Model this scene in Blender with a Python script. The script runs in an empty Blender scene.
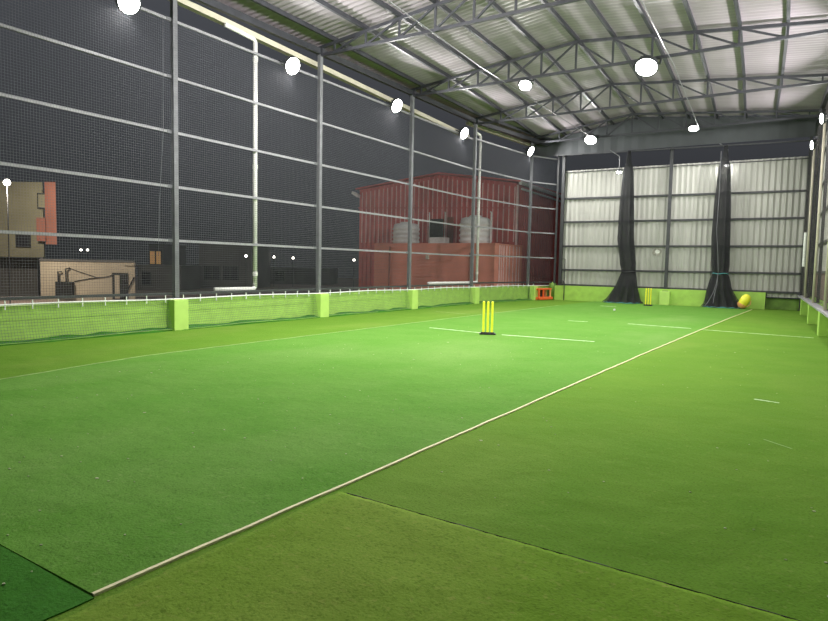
import bpy, bmesh, math, random
from mathutils import Vector, Matrix, Euler
random.seed(7)
sc = bpy.context.scene
col = sc.collection
PI = math.pi

# ------------------------------------------------------------------ materials
def rgb(r, g, b):
    def f(c):
        c /= 255.0
        return c / 12.92 if c <= 0.04045 else ((c + 0.055) / 1.055) ** 2.4
    return (f(r), f(g), f(b), 1)

def mat(name, c, rough=0.6, metal=0.0, var=0.12, scale=6.0, bump=0.0, bscale=40.0, spec=0.5, stretch=(1, 1, 1)):
    m = bpy.data.materials.new(name); m.use_nodes = True
    nt = m.node_tree; N = nt.nodes; L = nt.links
    b = N['Principled BSDF']
    b.inputs['Roughness'].default_value = rough
    b.inputs['Metallic'].default_value = metal
    b.inputs['Specular IOR Level'].default_value = spec
    tc = N.new('ShaderNodeTexCoord'); mp = N.new('ShaderNodeMapping')
    mp.inputs['Scale'].default_value = stretch
    L.new(tc.outputs['Object'], mp.inputs['Vector'])
    nz = N.new('ShaderNodeTexNoise'); nz.inputs['Scale'].default_value = scale
    nz.inputs['Detail'].default_value = 5.0
    L.new(mp.outputs['Vector'], nz.inputs['Vector'])
    rp = N.new('ShaderNodeValToRGB')
    rp.color_ramp.elements[0].position = 0.3; rp.color_ramp.elements[1].position = 0.7
    rp.color_ramp.elements[0].color = tuple(max(0, x * (1 - var)) for x in c[:3]) + (1,)
    rp.color_ramp.elements[1].color = tuple(min(1, x * (1 + var)) for x in c[:3]) + (1,)
    L.new(nz.outputs['Fac'], rp.inputs['Fac'])
    L.new(rp.outputs['Color'], b.inputs['Base Color'])
    if bump:
        n2 = N.new('ShaderNodeTexNoise'); n2.inputs['Scale'].default_value = bscale
        n2.inputs['Detail'].default_value = 3.0
        L.new(mp.outputs['Vector'], n2.inputs['Vector'])
        bp = N.new('ShaderNodeBump'); bp.inputs['Strength'].default_value = bump
        bp.inputs['Distance'].default_value = 0.02
        L.new(n2.outputs['Fac'], bp.inputs['Height'])
        L.new(bp.outputs['Normal'], b.inputs['Normal'])
    return m

def emit(name, c, s):
    m = bpy.data.materials.new(name); m.use_nodes = True
    b = m.node_tree.nodes['Principled BSDF']
    b.inputs['Base Color'].default_value = c
    b.inputs['Emission Color'].default_value = c
    b.inputs['Emission Strength'].default_value = s
    return m

def turf(name, c, c2, worn, sheen=0.02):
    """short carpet turf: broad wear patches, mid mottling, fine fibre speckle"""
    m = bpy.data.materials.new(name); m.use_nodes = True
    nt = m.node_tree; N = nt.nodes; L = nt.links
    b = N['Principled BSDF']
    b.inputs['Roughness'].default_value = 0.95
    b.inputs['Specular IOR Level'].default_value = 0.08
    b.inputs['Sheen Weight'].default_value = sheen
    b.inputs['Sheen Roughness'].default_value = 0.5
    b.inputs['Sheen Tint'].default_value = (0.75, 1.0, 0.5, 1)
    tc = N.new('ShaderNodeTexCoord')
    def noise(s, d, st=(1, 1, 1)):
        mp = N.new('ShaderNodeMapping'); mp.inputs['Scale'].default_value = st
        L.new(tc.outputs['Object'], mp.inputs['Vector'])
        n = N.new('ShaderNodeTexNoise'); n.inputs['Scale'].default_value = s; n.inputs['Detail'].default_value = d
        L.new(mp.outputs['Vector'], n.inputs['Vector']); return n.outputs['Fac']
    def mix(fac, a, bb, lo, hi, amount):
        r = N.new('ShaderNodeMapRange'); r.inputs['From Min'].default_value = lo; r.inputs['From Max'].default_value = hi
        r.inputs['To Max'].default_value = amount
        L.new(fac, r.inputs['Value'])
        x = N.new('ShaderNodeMix'); x.data_type = 'RGBA'
        L.new(r.outputs['Result'], x.inputs['Factor'])
        for sock, v in ((x.inputs['A'], a), (x.inputs['B'], bb)):
            if isinstance(v, tuple): sock.default_value = v
            else: L.new(v, sock)
        return x.outputs['Result']
    k = mix(noise(1.3, 6), c, c2, 0.35, 0.7, 0.8)
    k = mix(noise(0.45, 4, (1, 0.4, 1)), k, worn, 0.52, 0.75, 0.5)
    dark = tuple(v * 0.55 for v in c[:3]) + (1,)
    k = mix(noise(60, 4), k, dark, 0.5, 0.70, 0.6)
    k = mix(noise(22, 6), k, worn, 0.60, 0.74, 0.5)
    k = mix(noise(9, 8, (1, 2.2, 1)), k, worn, 0.6, 0.8, 0.45)
    L.new(k, b.inputs['Base Color'])
    bp = N.new('ShaderNodeBump'); bp.inputs['Strength'].default_value = 0.5; bp.inputs['Distance'].default_value = 0.012
    L.new(noise(70, 4), bp.inputs['Height'])
    bp2 = N.new('ShaderNodeBump'); bp2.inputs['Strength'].default_value = 0.5; bp2.inputs['Distance'].default_value = 0.08
    L.new(noise(2.2, 3), bp2.inputs['Height']); L.new(bp.outputs['Normal'], bp2.inputs['Normal'])
    L.new(bp2.outputs['Normal'], b.inputs['Normal'])
    return m

def netting(name, c, cell, strand, axis='Y'):
    """square mesh netting: opaque strands, open cells"""
    m = bpy.data.materials.new(name); m.use_nodes = True
    nt = m.node_tree; N = nt.nodes; L = nt.links
    b = N['Principled BSDF']; out = N['Material Output']
    b.inputs['Base Color'].default_value = c; b.inputs['Roughness'].default_value = 0.7
    tc = N.new('ShaderNodeTexCoord'); sp = N.new('ShaderNodeSeparateXYZ')
    L.new(tc.outputs['Object'], sp.inputs['Vector'])
    res = []
    for a in (axis, 'Z'):
        d = N.new('ShaderNodeMath'); d.operation = 'DIVIDE'; d.inputs[1].default_value = cell
        L.new(sp.outputs[a], d.inputs[0])
        f = N.new('ShaderNodeMath'); f.operation = 'FRACT'; L.new(d.outputs[0], f.inputs[0])
        l = N.new('ShaderNodeMath'); l.operation = 'LESS_THAN'; l.inputs[1].default_value = strand / cell
        L.new(f.outputs[0], l.inputs[0]); res.append(l.outputs[0])
    mx = N.new('ShaderNodeMath'); mx.operation = 'MAXIMUM'
    L.new(res[0], mx.inputs[0]); L.new(res[1], mx.inputs[1])
    tr = N.new('ShaderNodeBsdfTransparent'); ms = N.new('ShaderNodeMixShader')
    L.new(mx.outputs[0], ms.inputs['Fac']); L.new(tr.outputs[0], ms.inputs[1]); L.new(b.outputs[0], ms.inputs[2])
    L.new(ms.outputs[0], out.inputs['Surface'])
    return m

def gathered(name, c, cover):
    """bunched netting: part open, part strand"""
    m = bpy.data.materials.new(name); m.use_nodes = True
    nt = m.node_tree; N = nt.nodes; L = nt.links
    b = N['Principled BSDF']; out = N['Material Output']
    b.inputs['Base Color'].default_value = c; b.inputs['Roughness'].default_value = 0.8
    tc = N.new('ShaderNodeTexCoord'); nz = N.new('ShaderNodeTexNoise')
    mp = N.new('ShaderNodeMapping'); mp.inputs['Scale'].default_value = (1, 1, 0.25)
    L.new(tc.outputs['Object'], mp.inputs['Vector']); L.new(mp.outputs['Vector'], nz.inputs['Vector'])
    nz.inputs['Scale'].default_value = 60; nz.inputs['Detail'].default_value = 2
    r = N.new('ShaderNodeMapRange'); r.inputs['From Min'].default_value = 0.3; r.inputs['From Max'].default_value = 0.7
    r.inputs['To Min'].default_value = cover - 0.3; r.inputs['To Max'].default_value = cover + 0.3; r.clamp = True
    L.new(nz.outputs['Fac'], r.inputs['Value'])
    tr = N.new('ShaderNodeBsdfTransparent'); ms = N.new('ShaderNodeMixShader')
    L.new(r.outputs['Result'], ms.inputs['Fac']); L.new(tr.outputs[0], ms.inputs[1]); L.new(b.outputs[0], ms.inputs[2])
    L.new(ms.outputs[0], out.inputs['Surface'])
    return m

M = dict(
    olive=turf('olive_turf', (0.098, 0.218, 0.016, 1), (0.122, 0.240, 0.023, 1), (0.20, 0.28, 0.055, 1)),
    olive_near=turf('olive_turf_worn', (0.122, 0.246, 0.016, 1), (0.150, 0.270, 0.024, 1), (0.26, 0.30, 0.07, 1)),
    bright=turf('bright_turf', (0.090, 0.238, 0.026, 1), (0.118, 0.264, 0.040, 1), (0.20, 0.32, 0.09, 1)),
    darkturf=turf('dark_turf', (0.034, 0.150, 0.012, 1), (0.042, 0.170, 0.015, 1), (0.05, 0.19, 0.03, 1)),
    lime=mat('lime_paint', (0.33, 0.56, 0.085, 1), 0.55, var=0.12, scale=3.5, bump=0.15, bscale=25),
    lime_dark=mat('lime_paint_dark', (0.16, 0.30, 0.04, 1), 0.6, var=0.2, scale=4, bump=0.2, bscale=20),  # darker lime for the back recess, right dwarf wall and corner pier
    lime_pale=mat('lime_paint_pale', (0.43, 0.66, 0.14, 1), 0.5, var=0.08, scale=3, bump=0.12, bscale=25),
    steel=mat('grey_steel', (0.17, 0.175, 0.185, 1), 0.45, 0.2, 0.15, 8),
    dsteel=mat('dark_steel', (0.042, 0.045, 0.048, 1), 0.5, 0.1, 0.2, 8),
    truss=mat('truss_steel', (0.036, 0.038, 0.046, 1), 0.55, 0.05, 0.2, 5),
    galv=mat('galvanised_pipe', (0.30, 0.30, 0.315, 1), 0.45, 0.1, 0.12, 9),
    roof=mat('galvalume_roof', (0.31, 0.275, 0.305, 1), 0.5, 0.0, 0.06, 1.2, spec=0.25, stretch=(0.3, 2, 1)),  # magenta put into the base colour against green light bounced off the turf
    sheet=mat('wall_sheet', (0.40, 0.402, 0.365, 1), 0.42, 0.15, 0.10, 1.0, stretch=(3, 3, 0.5)),
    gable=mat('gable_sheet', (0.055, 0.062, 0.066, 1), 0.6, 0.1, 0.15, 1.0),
    brown=mat('brown_sheet', (0.16, 0.12, 0.10, 1), 0.7, 0, 0.2, 2),
    pvc=mat('white_pvc', (0.80, 0.80, 0.76, 1), 0.35, 0, 0.05, 5),
    cream=mat('cream_gutter', (0.52, 0.49, 0.38, 1), 0.5, 0, 0.1, 3),
    tape=mat('white_tape', (0.66, 0.62, 0.34, 1), 0.6, 0, 0.15, 12),
    faint=mat('faded_tape', (0.19, 0.33, 0.07, 1), 0.7, 0, 0.3, 6),
    chalk=mat('chalk_line', (0.50, 0.68, 0.38, 1), 0.7, 0, 0.3, 9),
    lint=mat('lint', (0.34, 0.40, 0.20, 1), 0.8, 0, 0.3, 30),
    rope=mat('white_rope', (0.72, 0.75, 0.70, 1), 0.7, 0, 0.15, 30),
    teal=mat('teal_rope', (0.05, 0.23, 0.24, 1), 0.7, 0, 0.15, 30),
    yellow=mat('yellow_plastic', (0.86, 0.86, 0.05, 1), 0.35, 0, 0.04, 8),
    black=mat('black_plastic', (0.018, 0.018, 0.02, 1), 0.5, 0, 0.2, 10),
    orange=mat('orange_plastic', (0.78, 0.13, 0.035, 1), 0.45, 0, 0.08, 6),
    peach=mat('pale_orange_plastic', (0.85, 0.42, 0.16, 1), 0.5, 0, 0.08, 6),
    red=mat('red_sheet', (0.50, 0.10, 0.085, 1), 0.5, 0.05, 0.15, 1.5),
    redrib=mat('pale_rib', (0.78, 0.55, 0.52, 1), 0.5, 0, 0.15, 2),
    pink=mat('terracotta_plaster', (0.68, 0.255, 0.175, 1), 0.8, 0, 0.18, 0.9, bump=0.2, bscale=12, stretch=(1, 1, 0.4)),
    tank=mat('white_tank', (0.74, 0.74, 0.70, 1), 0.45, 0, 0.08, 4),
    beige=mat('beige_plaster', (0.45, 0.38, 0.28, 1), 0.85, 0, 0.15, 0.6, bump=0.15, bscale=8),
    olivewall=mat('olive_plaster', (0.20, 0.185, 0.12, 1), 0.85, 0, 0.15, 0.5),
    rose=mat('rose_plaster', (0.26, 0.10, 0.07, 1), 0.85, 0, 0.15, 0.8),
    slab=mat('terrace_concrete', (0.28, 0.21, 0.175, 1), 0.85, 0, 0.2, 0.4),
    dgrey=mat('dim_plaster', (0.11, 0.105, 0.10, 1), 0.9, 0, 0.25, 0.3),
    dark=mat('dark_opening', (0.02, 0.02, 0.02, 1), 0.7, 0, 0.2, 2),
    glass=mat('dark_glass', (0.03, 0.03, 0.035, 1), 0.1, 0, 0.1, 2),
    lens=emit('lamp_glass', (1, 1, 0.98, 1), 30),
    lit=emit('lit_window', (1, 0.55, 0.2, 1), 0.16),
    bulb=emit('far_bulb', (1, 0.95, 0.85, 1), 6),
    net=netting('black_netting', (0.095, 0.10, 0.11, 1), 0.05, 0.0042), netr=netting('brown_netting', (0.20, 0.17, 0.145, 1), 0.06, 0.0026),
    bunch=gathered('bunched_netting', (0.020, 0.022, 0.024, 1), 0.50),
    bare=mat('bare_patch', (0.72, 0.72, 0.68, 1), 0.35, 0.2, 0.2, 8),
    rust=mat('dull_patch', (0.30, 0.29, 0.25, 1), 0.6, 0, 0.3, 6),
)

# ------------------------------------------------------------------ mesh helpers
class MB:
    def __init__(self): self.v = []; self.f = []
    def add(self, vs, fs):
        o = len(self.v); self.v += [Vector(x) for x in vs]; self.f += [tuple(i + o for i in f) for f in fs]; return self
    def box(self, c, s, rz=0.0, m=None):
        x, y, z = (q / 2 for q in s)
        vs = [Vector(p) for p in ((-x,-y,-z),(x,-y,-z),(x,y,-z),(-x,y,-z),(-x,-y,z),(x,-y,z),(x,y,z),(-x,y,z))]
        R = m if m is not None else Matrix.Rotation(rz, 3, 'Z')
        return self.add([R @ p + Vector(c) for p in vs], [(0,3,2,1),(4,5,6,7),(0,1,5,4),(1,2,6,5),(2,3,7,6),(3,0,4,7)])
    def span(self, a, b):
        a, b = Vector(a), Vector(b); return self.box((a + b) / 2, (abs(b.x-a.x), abs(b.y-a.y), abs(b.z-a.z)))
    def bar(self, a, b, w, h, up=(0, 0, 1)):
        a, b = Vector(a), Vector(b); d = (b - a).normalized(); up = Vector(up)
        if abs(d.dot(up)) > 0.98: up = Vector((0, 1, 0))
        s = d.cross(up).normalized(); u = s.cross(d)
        vs = [p + s * (i * w / 2) + u * (j * h / 2) for p in (a, b) for i, j in ((-1,-1),(1,-1),(1,1),(-1,1))]
        return self.add(vs, [(3,2,1,0),(4,5,6,7),(0,1,5,4),(1,2,6,5),(2,3,7,6),(3,0,4,7)])
    def tube(self, pts, r, n=10):
        pts = [Vector(p) for p in pts]; rings = []
        rr = r if isinstance(r, (list, tuple)) else [r] * len(pts)
        prev = None
        for i, p in enumerate(pts):
            d = (pts[min(i+1, len(pts)-1)] - pts[max(i-1, 0)]).normalized()
            ref = prev if prev is not None else (Vector((0,0,1)) if abs(d.z) < 0.9 else Vector((1,0,0)))
            s = (ref - d * ref.dot(d)).normalized(); prev = s; t = d.cross(s)
            rings.append([p + (s * math.cos(2*PI*k/n) + t * math.sin(2*PI*k/n)) * rr[i] for k in range(n)])
        vs = [q for ring in rings for q in ring]; fs = []
        for i in range(len(pts) - 1):
            for k in range(n):
                a = i*n + k; b = i*n + (k+1) % n; fs.append((a, b, b + n, a + n))
        fs.append(tuple(range(n))[::-1]); fs.append(tuple((len(pts)-1)*n + k for k in range(n)))
        return self.add(vs, fs)
    def lathe(self, prof, c=(0, 0, 0), n=24):
        vs = []; fs = []
        for r, z in prof:
            vs += [Vector((c[0] + r*math.cos(2*PI*k/n), c[1] + r*math.sin(2*PI*k/n), c[2] + z)) for k in range(n)]
        for i in range(len(prof) - 1):
            for k in range(n):
                a = i*n + k; b = i*n + (k+1) % n; fs.append((a, b, b + n, a + n))
        fs.append(tuple(range(n))[::-1]); fs.append(tuple((len(prof)-1)*n + k for k in range(n)))
        return self.add(vs, fs)
    def build(self, name, m, parent=None, origin=None, bevel=0.0, smooth=False, xf=None):
        o_ = Vector(origin) if origin is not None else Vector((0, 0, 0))
        me = bpy.data.meshes.new(name)
        me.from_pydata([tuple(p - o_) for p in self.v], [], self.f); me.update()
        bm = bmesh.new(); bm.from_mesh(me); bmesh.ops.recalc_face_normals(bm, faces=bm.faces); bm.to_mesh(me); bm.free()
        if smooth: me.shade_smooth()
        o = bpy.data.objects.new(name, me); col.objects.link(o)
        me.materials.append(m)
        if parent is not None: o.parent = parent
        else: o.location = o_
        if bevel:
            b = o.modifiers.new('bevel', 'BEVEL'); b.width = bevel; b.segments = 2; b.limit_method = 'ANGLE'
        return o

def tag(o, label=None, cat=None, group=None, kind=None):
    if label: o['label'] = label
    if cat: o['category'] = cat
    if group: o['group'] = group
    if kind: o['kind'] = kind
    return o
def thing(name, loc, rot=(0, 0, 0)):
    o = bpy.data.objects.new(name, None); col.objects.link(o)
    o.location = loc; o.rotation_euler = rot; o.empty_display_size = 0.1; return o
def struct(o): o['kind'] = 'structure'; return o
def copy_tree(o, parent=None):
    c = o.copy(); col.objects.link(c)
    if parent is not None: c.parent = parent
    for ch in list(o.children): copy_tree(ch, c)
    return c
def lerp(a, b, t): return a + (b - a) * t

# ------------------------------------------------------------------ key measures (metres)
XL = -11.83                                    # open left side
PY = [8.735, 13.434, 18.132, 22.830]           # left posts
P5 = (-11.30, 27.53)                           # the last left post: the wall bends in
def xw(y):                                     # left side line
    if y <= PY[3]: return XL
    if y <= P5[1]: return lerp(XL, P5[0], (y - PY[3]) / (P5[1] - PY[3]))
    return lerp(P5[0], -10.85, min(1.0, (y - P5[1]) / (29.2 - P5[1])))
def xr(y): return 0.021 - 0.059 * (y - 20)     # inner face of the right pedestals
def yb(x): return 29.397 + 0.027 * x           # back sheet wall
BZ = math.atan(0.027)
Y0 = 0.6                                       # where the hall starts (behind the view of the left side)

# ------------------------------------------------------------------ floor
f = MB(); f.add([(-12.0, -3, 0), (2.2, -3, 0), (2.2, 30.2, 0), (-12.0, 30.2, 0), (-12.0, -3, -0.3), (2.2, -3, -0.3), (2.2, 30.2, -0.3), (-12.0, 30.2, -0.3)],
      [(0,1,2,3),(7,6,5,4),(0,4,5,1),(1,5,6,2),(2,6,7,3),(3,7,4,0)])
fl = struct(f.build('floor', M['olive']))
def sheet(pts, z0, z1, n=(24, 40)):
    """thin turf sheet over a quad pts (a,b,c,d ccw) with a slightly uneven edge"""
    a, b, c, d = [Vector((p[0], p[1], 0)) for p in pts]; m = MB(); nx, ny = n; vs = []
    for j in range(ny + 1):
        for i in range(nx + 1):
            p = a.lerp(b, i/nx).lerp(d.lerp(c, i/nx), j/ny)
            e = (i in (0, nx)) or (j in (0, ny))
            w = 0.008 if e else 0
            vs.append((p.x + random.uniform(-w, w), p.y + random.uniform(-w, w), z1 if not e else z1 - 0.001))
    q = len(vs); vs += [(v[0], v[1], z0) for v in vs]
    fs = []
    for j in range(ny):
        for i in range(nx):
            k = j*(nx+1) + i; fs.append((k, k+1, k+nx+2, k+nx+1))
    ring = [i for i in range(nx)] + [nx + j*(nx+1) for j in range(ny)] + [ny*(nx+1) + nx - i for i in range(nx)] + [(ny-j)*(nx+1) for j in range(ny)]
    for s in range(len(ring)):
        p, r = ring[s], ring[(s+1) % len(ring)]; fs.append((p, r, r+q, p+q)[::-1])
    return m.add(vs, fs)
xpl_ = lambda y: -2.59 + 0.013 * (y - 5) + 0.0006 * max(0, y - 8) ** 2
def xpl(y): return -2.59 + 0.013 * (y - 5) + 0.0006 * max(0, y - 8) ** 2      # right edge of the bright pitch, as laid
mat_pts = [(-8.72, 1.52), (xpl(1.5), 1.50), (-2.15, 28.3), (-8.55, 29.05)]
m = MB(); vs = []; fs = []; n = 60
for j in range(n + 1):
    y0 = lerp(1.52, 28.9, j/n); x0 = -8.72 + 0.2 * min(2.2, max(0, 5.8 - y0)) + random.uniform(-.008, .008) + 0.16 * max(0, (y0 - 16) / 12)
    x1 = xpl(lerp(1.50, 28.3, j/n))
    for i in range(13):
        vs.append((lerp(x0, x1, i/12), lerp(y0, lerp(1.50, 28.3, j/n), i/12), 0.010))
q = len(vs); vs += [(v[0], v[1], 0.0005) for v in vs]
for j in range(n):
    for i in range(12):
        k = j*13 + i; fs.append((k, k+1, k+14, k+13))
    for k0, k1 in ((j*13, j*13+13), (j*13+25, j*13+12)): fs.append((k0, k1, k1+q, k0+q))
for i in range(12): fs.append((i, i+1, i+1+q, i+q)); fs.append((n*13+i, n*13+i+1, n*13+i+1+q, n*13+i+q))
tag(m.add(vs, fs).build('pitch_mat', M['bright']), 'long bright green turf mat running down the middle of the hall', 'turf mat')
tag(sheet([(-8.7, -1.2), (-2.61, -1.2), (-2.60, 1.495), (-8.7, 1.515)], 0.0005, 0.008).build('turf_sheet', M['darkturf']),
    'dark green turf sheet butting against the near end of the bright mat', 'turf mat')
wm = sheet([(-2.56, -1.5), (1.25, -1.5), (1.0, 3.07), (-2.55, 3.13)], 0.0005, 0.007, (90, 110))
for p in wm.v:
    if p.z > .0065:
        e = min(1, (p.x + 2.56)/.25, (3.05 - p.y)/.25)
        p.z += .011 * max(0, e) * max(0, math.sin(p.x*5.1 + 2.2*math.sin(p.y*2.3)) * math.sin(p.y*3.7 + 1.5*math.sin(p.x*1.9 + 1)) + .15*math.sin(p.x*17 + p.y*9))
ts = wm.build('turf_sheet', M['olive_near'], smooth=True)
tag(ts, 'worn olive turf sheet in the near right corner, its seam crossing the floor', 'turf mat')
m = MB(); vs = []; fs = []; n = 140
for i in range(n + 1):
    x = lerp(-2.5, 1.0, i/n); y = lerp(3.13, 3.07, i/n) + .006; w = max(.0006, .005 * (math.sin(i*.31) * math.sin(i*.11 + 1) + random.uniform(-.3, .4)))
    vs += [(x, y - .004, .0082), (x, y - .004 + w, .0082), (x, y - .004 + w, .0006), (x, y - .004, .0006)]
for i in range(n):
    for k in range(4): a = i*4 + k; b = i*4 + (k+1) % 4; fs.append((a, b, b+4, a+4))
m.add(vs, fs).build('seam_edge', M['dark'], ts)['label'] = 'dark ragged seam'
m = MB()
for i in range(260):
    y = 1.3 + 14 * random.random() ** 1.8; x = random.uniform(-8, .6)
    if abs(x - xpl_(y)) < .12: continue
    r = random.uniform(.006, .013) * (1.8 if random.random() < .08 else 1); z = .0115 if x < xpl_(y) else .0012
    if y < 3.1 and x > xpl_(y): z = .019
    a0 = random.uniform(0, 6); pts = [(x + r*random.uniform(.5, 1.3)*math.cos(a0 + k*PI/3), y + r*random.uniform(.4, 1)*math.sin(a0 + k*PI/3)) for k in range(6)]
    m.add([(p[0], p[1], z) for p in pts] + [(p[0], p[1], z + .003) for p in pts], [tuple(range(6))[::-1], tuple(range(6, 12))] + [(k, (k+1) % 6, 6 + (k+1) % 6, 6 + k) for k in range(6)])
tag(m.build('turf_lint', M['lint']), 'pale flecks of lint and scraps scattered on the turf', 'lint', kind='stuff')

# tapes and creases
m = MB(); vs = []; fs = []
N_ = 90
for j in range(N_ + 1):
    y = lerp(1.5, 28.4, j / N_); x = xpl(y) + random.uniform(-.006, .006)
    vs += [(x - 0.004, y, 0.0125), (x + 0.017, y, 0.0125), (x + 0.019, y, 0.0008), (x - 0.006, y, 0.0102)]
for j in range(N_):
    for k in range(4): a = j*4 + k; b = j*4 + (k+1) % 4; fs.append((a, b, b+4, a+4))
tag(m.add(vs, fs).build('boundary_tape', M['tape']), 'long cream tape along the right edge of the bright mat', 'line')
m = MB(); vs = []; fs = []
for j in range(N_ + 1):
    y = lerp(3.0, 24.5, j / N_); x = -8.74 + 0.2 * min(2.2, max(0, 5.8 - y)) + 0.16 * max(0, (y - 16) / 12) + random.uniform(-.012, .012)
    vs += [(x - 0.022, y, 0.0125), (x + 0.022, y, 0.0125), (x + 0.022, y, 0.0102), (x - 0.022, y, 0.0008)]
for j in range(N_):
    for k in range(4): a = j*4 + k; b = j*4 + (k+1) % 4; fs.append((a, b, b+4, a+4))
tag(m.add(vs, fs).build('boundary_tape', M['faint']), 'faded yellowish seam tape along the left edge of the bright mat', 'line')
def crease(a, b, w, label, mm='chalk', z=0.0103):
    c = MB(); n = 14; vs = []; fs = []; d = (Vector(b) - Vector(a)).normalized(); nx_ = (-d.y, d.x)
    for i in range(n + 1):
        x, y = lerp(a[0], b[0], i/n), lerp(a[1], b[1], i/n); h = w * random.uniform(.32, .55)
        vs += [(x + nx_[0]*h, y + nx_[1]*h, z), (x - nx_[0]*h, y - nx_[1]*h, z), (x - nx_[0]*h, y - nx_[1]*h, z + .0016), (x + nx_[0]*h, y + nx_[1]*h, z + .0016)]
    for i in range(n):
        for k in range(4): q = i*4 + k; r = i*4 + (k+1) % 4; fs.append((q, r, r+4, q+4))
    fs += [(0, 1, 2, 3), (4*n, 4*n+3, 4*n+2, 4*n+1)]
    return tag(c.add(vs, fs).build('crease_line', M[mm], origin=(a[0], a[1], z)), label, 'line')
crease((-7.75, 12.84), (-6.2, 12.66), 0.06, 'pale crease line on the mat running left from the nearer stumps')
crease((-5.75, 12.62), (-3.74, 12.77), 0.07, 'pale crease line on the mat running right from the nearer stumps')
crease((-5.87, 17.4), (-5.33, 17.46), 0.06, 'short pale dash on the bright mat above the nearer stumps')
crease((-4.27, 17.70), (-2.62, 17.50), 0.06, 'pale line on the bright mat reaching its right edge')
crease((-2.40, 17.48), (0.07, 17.24), 0.055, 'pale line across the olive turf from the mat edge to the right pedestals', z=0.0008)
crease((-10.44, 17.68), (-9.06, 17.46), 0.05, 'short pale line on the olive turf beside the left wall', 'faint', z=0.0008)
crease((-7.3, 25.55), (-6.63, 25.4), 0.09, 'short pale line on the bright mat before the left net curtain')
crease((-0.52, 8.34), (-0.26, 8.28), 0.035, 'small white dash on the olive turf, the farther of two', z=0.0008)
crease((-0.30, 6.36), (-0.08, 6.17), 0.016, 'thin pale scrap line on the olive turf, the nearer of two dashes', 'faint', z=0.0008)
bl = MB().lathe([(0.0, -.001), (0.022, 0.004), (0.036, 0.02), (0.038, 0.036), (0.03, 0.058), (0.012, 0.071), (0.0, 0.073)], (-6.03, 22.9, 0.011), 16).build('ball', M['rope'], origin=(-6.03, 22.9, 0.011), smooth=True)
tag(bl, 'tiny pale ball lying on the bright mat toward the back', 'ball')

# ------------------------------------------------------------------ stumps
def stumps(loc, rz):
    t = thing('cricket_stumps', loc, (0, 0, rz))
    b = MB()
    b.box((0, 0, 0.018), (0.36, 0.10, 0.034)); b.box((0, 0, 0.045), (0.30, 0.06, 0.025)); b.build('base', M['black'], t, bevel=0.008)
    for x in (-0.095, 0, 0.095):
        MB().lathe([(0.025, 0.05), (0.025, 0.69), (0.027, 0.695), (0.027, 0.722), (0.012, 0.738)], (x, 0, 0), 14).build('stump', M['yellow'], t, smooth=False)
    return t
s1 = stumps((-6.0, 12.41, 0.011), 0.42)
tag(s1, 'yellow plastic stumps on a black base standing mid mat, the nearer set', 'cricket stumps', 'sets of stumps on the mat')
s2 = copy_tree(s1); s2.location = (-5.81, 27.3, 0.011); s2.rotation_euler.z = 0.2
tag(s2, 'yellow plastic stumps in front of the back sheet wall, the farther set', 'cricket stumps', 'sets of stumps on the mat')

# ------------------------------------------------------------------ left dwarf wall
def wall_strip(pts, t, z0, z1, name, mm):
    """wall with inner face along pts, thickness t outward (to -x)"""
    m = MB()
    for (a, b) in zip(pts[:-1], pts[1:]):
        vs = []
        for (x, y) in (a, b):
            vs += [(x, y, z0), (x - t, y, z0), (x - t, y, z1), (x, y, z1)]
        m.add(vs, [(0,1,2,3),(7,6,5,4),(0,4,5,1),(1,5,6,2),(2,6,7,3),(3,7,4,0)])
    return struct(m.build(name, mm))
wl = [(-11.74, -1.0), (-11.74, PY[3]), (P5[0] + .09, P5[1]), (-10.76, 29.3)]
wall_strip(wl, 0.22, -0.002, 0.655, 'wall_left', M['lime'])
# slightly proud plaster band high on the wall, as one course of the same paint
wall_strip([(x + 0.012, y) for x, y in wl], 0.02, 0.40, 0.657, 'trim_1', M['lime'])
# loose turf edge curling against the wall foot
m = MB(); vs = []; fs = []; nn = 80
for j in range(nn + 1):
    y = lerp(1.0, 29.0, j/nn); x = (-11.62 if y < PY[3] else xw(y) + .2); w = random.uniform(0.07, 0.20); h = random.uniform(0.01, 0.06)
    vs += [(x - 0.1, y, 0.001), (x - 0.1, y, h + .03), (x + w*.4, y, h), (x + w, y, 0.001)]
for j in range(nn):
    for k in range(4): a = j*4 + k; b = j*4 + (k+1) % 4; fs.append((a, b, b+4, a+4))
tag(m.add(vs, fs).build('turf_edging', M['darkturf']), 'curled dark green turf edge along the foot of the left wall', 'turf edge')

def pedestal(loc, s, rz=0.0, mm='lime_pale'):
    o = MB().box((loc[0], loc[1], s[2]/2), s).build('post_pedestal', M[mm], origin=(loc[0], loc[1], 0), bevel=0.012)
    o.rotation_euler.z = rz; return o
PL = ['pale green pedestal at the left wall under the nearest steel post', 'pale green pedestal on the left wall under the post beyond the tall drainpipe',
      'pale green pedestal on the left wall before the terracotta room', 'pale green pedestal in line with the second white drainpipe', 'pale green pedestal beside the orange rack']
p0 = pedestal((-11.605, PY[0] - .12, 0), (0.26, 0.36, 0.665))
peds = [p0]
for y in PY[1:]:
    c = copy_tree(p0); c.location.y = y - .12; peds.append(c)
c = copy_tree(p0); c.location = (P5[0] + .30, P5[1] + .02, 0); c.rotation_euler.z = -0.12; peds.append(c)
for o, l in zip(peds, PL): tag(o, l, 'pedestal', 'pedestals along the left wall')
tag(MB().lathe([(0.19, 0.0), (0.19, 0.64), (0.185, 0.70), (0.16, 0.77), (0.11, 0.825), (0.05, 0.85), (0.0, 0.852)], (-10.62, 29.02, 0), 24).build('rounded_pier', M['lime_dark'], origin=(-10.62, 29.02, 0), smooth=True),
    'dull green round-topped pier in the far left corner', 'pier')

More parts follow.
